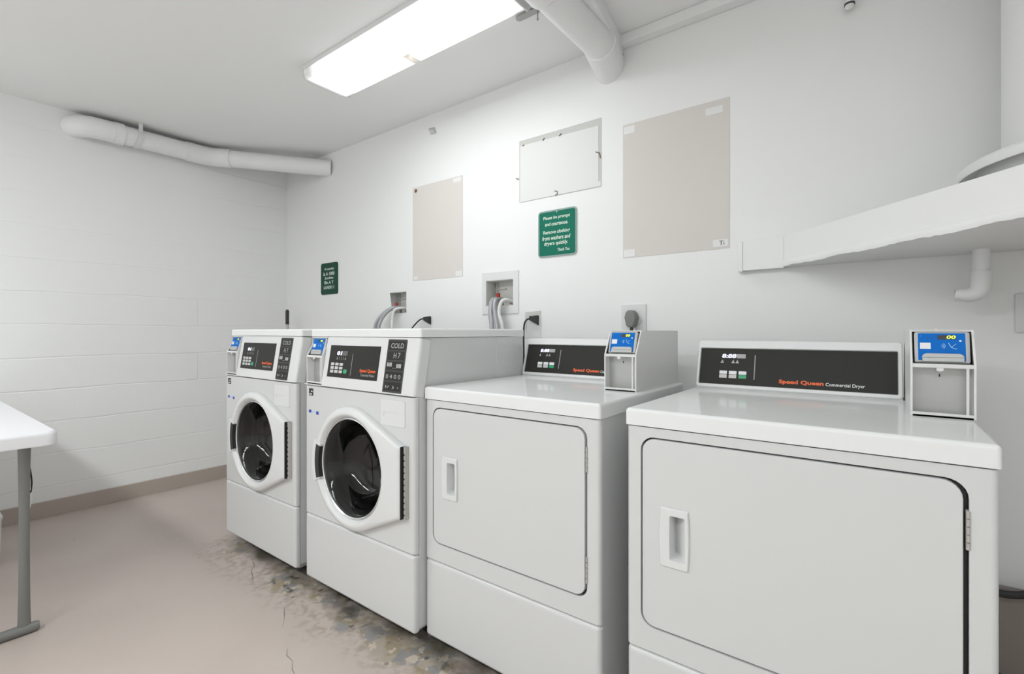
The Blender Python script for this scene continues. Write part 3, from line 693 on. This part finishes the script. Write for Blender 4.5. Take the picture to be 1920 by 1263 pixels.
D = empty('hanger_strap', (-1.19, 1.686, CZ), 'flat grey metal strap with a small screw on the ceiling beside the thick pipe', 'bracket')
m = MB(); P = rr(-.062, .062, -.016, .016, .0155, 8)
m.loft([[(x, y, -.012) for x, y in P], [(x, y, -.009) for x, y in P]]); m.build('strap_plate', 'blade', D)
m = MB(); m.tube([(.045, .004, 0), (.045, .004, -.045)], .003, 8); m.tube([(.045, .004, -.045), (.045, .004, -.050)], .005, 8); m.build('screw', 'steel', D)

for x, z, lab in ((-.087, 2.247, 'short white pipe stub high on the back wall, right of the wide beige patch'), (.15, 2.262, 'short white pipe stub at the top edge of the picture above the corner shelf')):
    D = empty('pipe_stub', (x, BY, z), lab, 'pipe')
    m = MB(); m.tube([(0, -.03, CZ-z-.001), (0, -.03, .022)], .012, 14); m.tube([(0, -.03, .022), (0, -.03, .004), (0, -.028, 0)], [.014, .014, .009], 14); m.build('pipe_length', 'pvc', D)
    m = MB(); m.tube([(0, -.03, .018), (0, -.03, .012)], .0165, 16); m.build('dark_ring', 'gasket', D)

# ------------------------------------------------------------------ wall patches, signs, plates
def rect_on_wall(m, x0, x1, z0, z1, t=.002, y=BY, r=0.0): 
    m.loft([[(p[0], y, p[1]) for p in rr(x0, x1, z0, z1, max(r, .0004), 3)], [(p[0], y-t, p[1]) for p in rr(x0, x1, z0, z1, max(r, .0004), 3)]]); return m
m = MB(); rect_on_wall(m, -2.405, -1.968, 1.435, 2.033); o = m.build('wall_patch', 'beige', smooth=0)
tag(o, 'tall narrow beige bare patch on the back wall above the washers', 'wall patch', 'bare patches on the back wall')
for x0, x1, z0, z1 in ((-2.395, -2.360, 1.440, 1.462), (-2.025, -1.972, 1.439, 1.470), (-2.045, -1.980, 2.000, 2.026)):
    m = MB(); rect_on_wall(m, x0, x1, z0, z1, .003, r=.003); m.build('tape_scrap', 'tape', o)
m = MB(); m.tube([(-2.375, BY-.001, 2.010), (-2.375, BY-.004, 2.010)], .012, 10); m.build('rust_spot', 'rust', o)
m = MB(); rect_on_wall(m, -.955, -.491, 1.450, 2.066); o = m.build('wall_patch', 'beige', smooth=0)
tag(o, 'wide beige bare patch on the back wall above the dryers, biggest of the patches', 'wall patch', 'bare patches on the back wall')
for x0, x1, z0, z1 in ((-.950, -.895, 1.453, 1.487), (-.555, -.496, 1.458, 1.488), (-.950, -.897, 2.020, 2.055), (-.585, -.515, 2.010, 2.040)):
    m = MB(); rect_on_wall(m, x0, x1, z0, z1, .003, r=.004); m.build('tape_scrap', 'tape', o)
m = MB(); F = frame_m((0, BY-.0035, 0), (0, 0, 1)); text_into(m, 'Ti', -.530, -.510, 1.464, 1.482, 0); m.xf(F); m.build('pencil_mark', 'panel2', o)
m = MB(); rect_on_wall(m, -1.553, -1.066, 1.803, 2.133); o = m.build('wall_patch', 'greyboard', smooth=0)
tag(o, 'white painted-over rectangle with grey border on the wall above the larger green sign', 'wall patch', 'bare patches on the back wall')
m = MB(); m.prism([(-1.546, 1.8035), (-1.068, 1.806), (-1.068, 1.83), (-1.080, 1.83), (-1.080, 2.098), (-1.545, 2.106)], lambda x, z: (x, BY-.002, z), lambda x, z: (x, BY-.0035, z)); m.build('white_field', 'patchw', o, 0)
m = MB()
for P in ([(-1.573, 1.937), (-1.555, 1.930)], [(-1.095, 1.974), (-1.075, 1.965), (-1.070, 1.940)], [(-1.327, 1.826), (-1.312, 1.822), (-1.310, 1.808), (-1.325, 1.803)], [(-1.40, 2.100), (-1.39, 2.112)], [(-1.30, 2.100), (-1.288, 2.110)], [(-1.53, 2.102), (-1.518, 2.106)]):
    m.tube([(x, BY-.005, z) for x, z in P], .0022, 6)
m.build('torn_fibres', 'rust', o)
def green_sign(x0, x1, z0, z1, lines, label, mt, rim, boxes):
    o = empty('wall_sign', ((x0+x1)/2, BY, (z0+z1)/2), label, 'sign'); cx_, cz_ = (x0+x1)/2, (z0+z1)/2; X, Z = (x1-x0)/2, (z1-z0)/2
    m = MB(); m.loft([[(p[0], -.0005, p[1]) for p in rr(-X, X, -Z, Z, .018)], [(p[0], -.005, p[1]) for p in rr(-X, X, -Z, Z, .018)]]); m.build('sign_plate', rim, o)
    e = .008 if rim != mt else .002
    m = MB(); m.loft([[(p[0], -.005, p[1]) for p in inset_rr(-X, X, -Z, Z, .018, e)], [(p[0], -.0065, p[1]) for p in inset_rr(-X, X, -Z, Z, .018, e)]]); m.build('sign_face', mt, o)
    m = MB(); F = frame_m((0, -.0068, 0), (0, 0, 1))
    for s, (a_, b_, c_, d_) in zip(lines, boxes): text_into(m, s, -X+a_*2*X, -X+b_*2*X, Z-d_*2*Z, Z-c_*2*Z, 0, .02, .12)
    m.xf(F); m.build('sign_lettering', 'signtext', o, 0)
    return o
o = green_sign(-1.428, -1.199, 1.492, 1.731, ['Please be prompt', 'and courteous.', 'Remove clothing', 'from washers and', 'dryers quickly.', 'Thank You'], 'larger green sign with silver rim, on the wall under the grey-bordered rectangle', 'sign', 'signrim',
   [(.14, .84, .125, .215), (.19, .79, .255, .335), (.14, .84, .43, .53), (.12, .85, .55, .64), (.17, .79, .67, .775), (.52, .83, .83, .895)])
m = MB(); m.tube([(0, -.0065, .107), (0, -.0085, .107)], .004, 10); m.build('screw', 'steel', o)
green_sign(-3.457, -3.236, 1.392, 1.632, ['A Laundry', 'Is A 1000', 'Sundries', 'Bin A Y', 'LAUNDRY 11'], 'small dark green sign with pale lettering on the back wall near the left corner', 'sign2', 'sign2',
   [(.22, .80, .15, .25), (.16, .83, .29, .40), (.25, .76, .44, .52), (.22, .78, .57, .67), (.18, .82, .73, .83)])
# small fixing near the ceiling
o = empty('wall_clip', (-2.222, BY, 2.357), 'tiny grey clip on the back wall under the ceiling light', 'clip')
m = MB(); m.loft([[(-.036, -.002, .022), (.018, -.002, .020), (.034, -.002, -.022), (-.014, -.002, -.018)], [(-.036, -.005, .022), (.018, -.005, .020), (.034, -.005, -.022), (-.014, -.005, -.018)]]); m.build('clip_plate', 'greyboard', o, 0)
m = MB(); m.tube([(-.03, -.006, .015), (.012, -.007, .012), (.026, -.006, -.018)], .002, 6); m.build('clip_wire', 'blade', o)

# washer outlet boxes let into the wall
def outlet_box(h, fl, label, torn):
    x0, x1, z0, z1 = h; D = empty('washer_outlet_box', ((x0+x1)/2, BY, z0), label, 'outlet box', 'washer outlet boxes in the back wall')
    ox = (x0+x1)/2; a_, b_ = x0-ox, x1-ox; H = z1-z0; dp = .085
    m = MB(); t = .003
    m.box(a_, b_, dp, dp+t, 0, H); m.box(a_, a_+t, .001, dp, 0, H); m.box(b_-t, b_, .001, dp, 0, H); m.box(a_+t, b_-t, .001, dp, H-t, H); m.box(a_+t, b_-t, .001, dp, 0, t)
    m.build('box_recess', 'recess', D, 0)
    m = MB(); m.box(a_+t, a_+.08, dp-.012, dp, H-.045, H-.04); m.box(a_+t, a_+.08, dp-.012, dp, H-.10, H-.096); m.box(a_+.02, a_+.023, dp-.02, dp, 0.004, H-.004); m.build('seam_lines', 'greyboard', D, 0)
    m = MB()
    if fl:
        O = [(fl[0]-ox, fl[2]-z0), (fl[1]-ox, fl[2]-z0), (fl[1]-ox, fl[3]-z0), (fl[0]-ox, fl[3]-z0)]; I = [(a_, 0), (b_, 0), (b_, H), (a_, H)]
        L = [[(u, y, v) for u, v in Q] for Q, y in ((O, -.0004), (O, -.005), (I, -.005), (I, -.0004))]
        m.loft(L+[L[0]], False, False); m.build('face_flange', 'plastic', D, 0)
    else:
        m.prism([(a_-.002, H), (a_+.012, H), (a_+.022, H*.6), (a_+.030, H*.3), (a_+.034, 0), (a_-.002, 0)], fronty(-.001), fronty(.002)); m.build('torn_edge', 'wall', D, 0)
    m = MB(); m.tube([(-.01, .035, .0), (-.01, .035, .035)], .009, 10); m.tube([(b_-.03, .04, 0), (b_-.03, .04, .03)], .008, 10); m.tube([(b_-.055, .045, .018), (b_-.012, .045, .018)], .009, 10); m.build('valve_body', 'brass', D)
    m = MB(); m.tube([(-.012, .002, .050), (-.012, .002, .072)], .011, 10); m.build('valve_handle', 'red', D)
    return D
outlet_box(holes[0], None, 'open washer supply box with ragged edge in the wall behind the far washer', True)
outlet_box(holes[1], (-1.814, -1.557, 1.207, 1.440), 'framed washer supply box in the wall between the near washer and the dryer console', False)
def hose(P, r, mt, label, n=8):
    m = MB(); m.tube(smooth_path(P, n), r, 10); o = m.build('water_hose', mt); return tag(o, label, 'hose', 'washer supply hoses')
hose([(-2.565, 2.130, 1.268), (-2.575, 2.09, 1.263), (-2.605, 2.05, 1.232), (-2.64, 2.02, 1.18), (-2.655, 2.01, 1.10), (-2.655, 2.0, .80)], .013, 'hose', 'grey braided hose curving down left from the supply box behind the far washer')
hose([(-2.545, 2.130, 1.272), (-2.555, 2.075, 1.262), (-2.585, 2.04, 1.225), (-2.60, 2.01, 1.17), (-2.605, 2.0, 1.10), (-2.60, 1.99, .80)], .011, 'hose', 'second grey braided hose from the ragged supply box, curving beside the left one')
hose([(-2.495, 2.150, 1.262), (-2.51, 2.10, 1.262), (-2.535, 2.07, 1.245), (-2.54, 2.06, 1.18), (-2.535, 2.05, 1.10), (-2.53, 2.04, .80)], .009, 'hosew', 'thin white hose hanging from the ragged supply box behind the far washer')
hose([(-1.70, 2.150, 1.290), (-1.715, 2.10, 1.288), (-1.72, 2.08, 1.262), (-1.70, 2.05, 1.20), (-1.665, 2.02, 1.12), (-1.64, 2.0, .85)], .013, 'hose', 'grey braided hose dropping from the framed supply box toward the near washer')
hose([(-1.685, 2.150, 1.286), (-1.69, 2.09, 1.285), (-1.685, 2.065, 1.25), (-1.665, 2.05, 1.19), (-1.64, 2.035, 1.11), (-1.62, 2.02, .85)], .012, 'hose', 'second grey braided hose from the framed supply box, crossing the first')
hose([(-1.610, 2.160, 1.270), (-1.635, 2.10, 1.282), (-1.652, 2.08, 1.262), (-1.652, 2.065, 1.20), (-1.625, 2.06, 1.13), (-1.585, 2.055, .85)], .010, 'hosew', 'thin white hose hooked over the rim of the framed supply box')
# power cords
def cord_plug(loc, P, label):
    D = empty('power_plug', loc, label, 'plug', 'black plugs behind the machines')
    m = MB(); m.loft([[(-.02, -.026, .014), (.026, -.022, .018), (.026, -.022, -.028), (-.02, -.026, -.006)], [(-.02, -.006, .014), (.026, -.002, .018), (.026, -.002, -.034), (-.02, -.006, -.008)]]); m.build('plug_head', 'black', D)
    m = MB(); m.tube(smooth_path(P, 6), .0045, 8); m.build('cord', 'black', D); return D
cord_plug((-2.262, BY, 1.185), [(-.018, -.016, .006), (-.05, -.03, -.005), (-.10, -.05, -.06), (-.13, -.07, -.13), (-.14, -.07, -.35)], 'black plug and curved cord on the wall behind the near washer')
D = cord_plug((-1.452, BY, 1.175), [(-.015, -.016, .004), (-.036, -.03, -.008), (-.047, -.035, -.05), (-.047, -.035, -.2), (-.047, -.035, -.45)], 'black plug with hanging cord in the broken grey outlet left of the dryer console')
m = MB(); m.box(-.062, .040, -.0006, -.002, -.10, .040); m.build('outlet_plate', 'plastic', D, 0)
m = MB(); m.prism([(-.062, .018), (-.060, .036), (.038, .042), (.036, .020), (.0, .021), (-.045, .016), (-.052, -.05), (-.057, -.075), (-.062, -.06)], lambda x, z: (x, -.002, z), lambda x, z: (x, -.0035, z)); m.build('broken_edge', 'greyboard', D, 0)
D = empty('dryer_outlet', (-.902, BY, 1.112), 'white outlet plate with a round grey plug on the back wall above a payment box', 'outlet')
m = MB(); m.loft([[(p[0], -.0005, p[1]) for p in rr(-.059, .059, -.02, .122, .004)], [(p[0], -.005, p[1]) for p in rr(-.059, .059, -.02, .122, .004)], [(p[0], -.007, p[1]) for p in rr(-.056, .056, -.017, .119, .003)]]); m.build('outlet_plate', 'plastic', D)
m = MB(); m.tube([(.012, -.007, .052), (.012, -.014, .052)], .028, 24); m.build('socket_face', 'plastic', D)
m = MB(); P = [(.0, -.036), (.012, -.036), (.020, -.020), (.027, .008), (.022, .028), (.010, .040), (-.008, .042), (-.022, .032), (-.028, .008), (-.020, -.026), (-.012, -.036)]
m.loft([[(u*.7+.01, -.014, v*.7+.052) for u, v in P], [(u+.006, -.026, v+.052) for u, v in P], [(u+.003, -.048, v+.052) for u, v in P], [(u*.8+.003, -.053, v*.8+.052) for u, v in P]]); pl = m.build('plug', 'plug', D)
m = MB(); m.tube([(.005, -.038, .018), (.005, -.038, -.02), (.005, -.034, -.20)], .008, 10); m.build('cord', 'panel2', D)
D = empty('light_switch', (.385, BY, 1.105), 'white wall switch plate at the right edge below the corner shelf', 'switch')
m = MB(); m.loft([[(p[0], -.0005, p[1]) for p in rr(-.057, .057, 0, .118, .004)], [(p[0], -.005, p[1]) for p in rr(-.057, .057, 0, .118, .004)], [(p[0], -.0075, p[1]) for p in rr(-.053, .053, .004, .114, .003)]]); m.build('switch_plate', 'plastic', D)
m = MB(); m.box(-.032, .032, -.010, -.0075, .025, .093, .001); m.build('rocker', 'plastic', D)

# ------------------------------------------------------------------ corner shelf, drain pan, water heater
ZB, ZT = 1.351, 1.468
poly = [(-.290, BY-.001), (-.290, BY-.038), (.30, 1.434), (RX-.001, 1.434), (RX-.001, BY-.001)]
D = empty('corner_shelf', (.4, 1.8, ZB), 'thick white painted plywood shelf cutting diagonally across the right corner', 'shelf')
off = (.4, 1.8, ZB)
m = MB(); m.prism(poly, lambda x, y: (x-off[0], y-off[1], .012), lambda x, y: (x-off[0], y-off[1], ZT-ZB)); sh_ = m.build('shelf_box', 'wall', D, 0)
dv = Vector((.59, -.6455)).normalized(); nv = Vector((dv.y, -dv.x))
m = MB(); K = 60; Lp = []
for k in range(K+1):
    s_ = k/K*.8745; p = Vector((-.290, BY-.038))+dv*s_-Vector(off[:2]); j = random.uniform(-.0015, .0015)+.002*math.sin(k*.4); j2 = random.uniform(-.001, .001)
    nv2 = Vector((-.738, -.6747))
    Lp.append([(*(p+nv2*.0), .0135), (*(p+nv2*(.004+j2)), .002+j), (*(p+nv2*.006), .010+j), (*(p+nv2*.005), .022+j*.5), (*(p+nv2*.0), .026)])
m.loft(Lp); m.build('edge_strip', 'wall', D, 60)
m = MB(); m.prism([(p[0]*.99, p[1]) for p in poly[1:4]]+[(RX-.002, BY-.002), (-.285, BY-.002)], lambda x, y: (x-off[0], y-off[1], .004), lambda x, y: (x-off[0], y-off[1], .0125)); m.build('underside_board', 'wall', D, 0)
m = MB(); m.box(-.434, -.2905, BY-.036, BY-.0005, ZB-.002, 1.466, .002, 2); m.box(-.452, -.434, BY-.038, BY-.0005, ZB-.006, 1.464, .003, 2)
tag(m.build('ledger_block', 'wall'), 'short white painted timber block on the back wall at the shelf end', 'block')
# pan with rolled rim
D = empty('drain_pan', (.510, 1.782, ZT+.0005), 'round white drain pan with rolled rim on the corner shelf', 'pan')
def lathe0(prof, n=96, full=True):
    mm = MB(); mm.loft([[(R_*math.cos(2*math.pi*k/n), R_*math.sin(2*math.pi*k/n), z) for k in range(n)] for R_, z in prof], False, False); return mm
m = lathe0([(.001, .003), (.300, .003), (.304, .060), (.306, .060), (.306, .0), (.001, 0)]); m.build('pan_wall', 'tank', D)
m = lathe0([(.303, .060), (.320, .058), (.338, .044), (.342, .040), (.3445, .044), (.344, .060), (.338, .068), (.303, .068), (.303, .060)]); m.build('pan_rim', 'tank', D)
D = empty('water_heater', (.505, 1.782, ZT+.0037), 'tall white water heater tank standing in the drain pan at the right edge', 'water heater')
m = lathe0([(.001, 0), (.236, 0), (.252, .01), (.252, .90), (.23, .925), (.10, .94), (.001, .942)]); m.build('tank_shell', 'tank', D)
m = MB()
for u in (-.08, .08): m.tube([(u, 0, .935), (u, 0, CZ-ZT-.005)], .012, 12)
m.build('water_pipe', 'steel', D)
# drain elbow
D = empty('drain_elbow', (.241, 2.013, ZB), 'small white pipe elbow hanging under the corner shelf', 'pipe')
m = MB(); m.tube([(0, 0, .005), (0, 0, -.07)], .0205, 20); m.build('pipe_length', 'pvc', D)
m = MB(); P = [(0, 0, -.062), (0, 0, -.10)]+[(-.030+.030*math.cos(t), .004*math.sin(t), -.105-.026*math.sin(t)) for t in [k/6*math.pi/2 for k in range(1, 7)]]+[(-.050, .006, -.129)]
m.tube(P, [.0245]*2+[.0245, .0245, .024, .0235, .023, .022]+[.0185], 20); m.build('elbow_fitting', 'pvc', D)
m = MB(); m.tube([(-.046, .006, -.129), (-.056, .008, -.128)], .0185, 18); m.build('outlet_sleeve', 'pvc', D)
m = MB(); m.tube([(-.055, .008, -.128), (-.0575, .008, -.128)], .0135, 16); m.build('open_end', 'seal', D)
# cable behind the right dryer
m = MB(); m.tube(smooth_path([(.20, 2.06, .34), (.27, 2.06, .322), (.31, 2.06, .322), (.36, 2.06, .345), (.44, 2.06, .42), (.50, 2.07, .52), (.53, 2.09, .60), (.535, BY-.002, .64)], 6), .011, 10)
tag(m.build('power_cable', 'seal'), 'thick black cable sagging along the wall right of the big dryer', 'cable')
m = MB(); m.tube(smooth_path([(.17, 2.04, .13), (.27, 2.03, .085), (.34, 2.02, .060), (.45, 2.00, .030), (.60, 1.9, .014)], 6), .013, 10)
tag(m.build('drain_hose', 'seal'), 'black hose sloping down to the floor right of the big dryer', 'hose')

# ------------------------------------------------------------------ folding table, bin, broom
D = empty('folding_table', (-2.382, .418, 0), 'white plastic folding table with grey metal leg at the left edge', 'table')
m = MB(); X0, X1, Y0, Y1 = -1.50, 0, -.762, 0
L = [[(*p, z) for p in inset_rr(X0, X1, Y0, Y1, .035, d)] for d, z in ((.012, .700), (.002, .700), (0, .706), (0, .735), (.003, .744), (.010, .7495))]
m.loft(L); m.build('tabletop', 'tabletop', D)
for sx in (-.118, -1.40):
    m = MB()
    for y in (-.076, -.69):
        L = []
        for k in range(13):
            z = .028+.672*k/12; w_ = .0148+.0035*abs(k/12-.5)**2*4; L.append([(sx+.011*math.cos(t), y+w_*math.sin(t), z) for t in [2*math.pi*q/16 for q in range(16)]])
        m = MB(); m.loft(L); m.build('leg', 'tableleg', D)
    m = MB(); m.tube([(sx, -.036, .0185), (sx, -.048, .0185), (sx, -.73, .0185), (sx, -.745, .0185)], [.014, .018, .018, .014], 16); m.build('foot_bar', 'tableleg', D)
D = empty('hanging_cord', (-2.56, .352, .69), 'thin dark and white cords hanging behind the grey table leg', 'cord')
m = MB(); m.tube(smooth_path([(.0, -.010, .0), (-.005, .008, -.06), (.0, .018, -.14), (.0, .016, -.19)], 5), .0028, 6); m.build('dark_strand', 'panel', D)
m = MB(); m.tube(smooth_path([(.0, -.008, .0), (.0, .0, -.10), (.0, .018, -.20), (.0, .004, -.28), (.0, -.004, -.30)], 5), .0025, 6); m.build('pale_strand', 'hosew', D)
m = MB(); m.tube([(0, -.004, -.295), (0, -.004, -.315)], .006, 8); m.build('cord_end', 'black', D)
D = empty('waste_bin', (-3.43, .235, 0), 'small white plastic bin under the table at the left edge', 'bin')
m = MB(); L = [[(*p, z) for p in rr(-.12+d, .12-d, -.15+d, .15-d, .04)] for d, z in ((.012, 0), (.008, .012), (.003, .215), (0, .216), (0, .228), (.006, .230), (.010, .225), (.015, .015))]; m.loft(L); m.build('bin_body', 'plastic', D)
D = empty('broom', (-3.75, 2.0, 0), 'broom with black grip standing in the corner behind the far washer', 'broom')
m = MB(); m.tube([(0, 0, .10), (0, 0, 1.17)], .0115, 12); m.build('handle_rod', 'steel', D)
m = MB(); m.tube([(0, 0, 1.165), (0, 0, 1.27), (0, 0, 1.282)], [.0135, .0135, .008], 12); m.build('grip', 'black', D)
m = MB(); m.box(-.15, .15, -.03, .03, .07, .105, .006); m.box(-.145, .145, -.027, .027, .0, .07); m.build('brush_head', 'panel2', D)
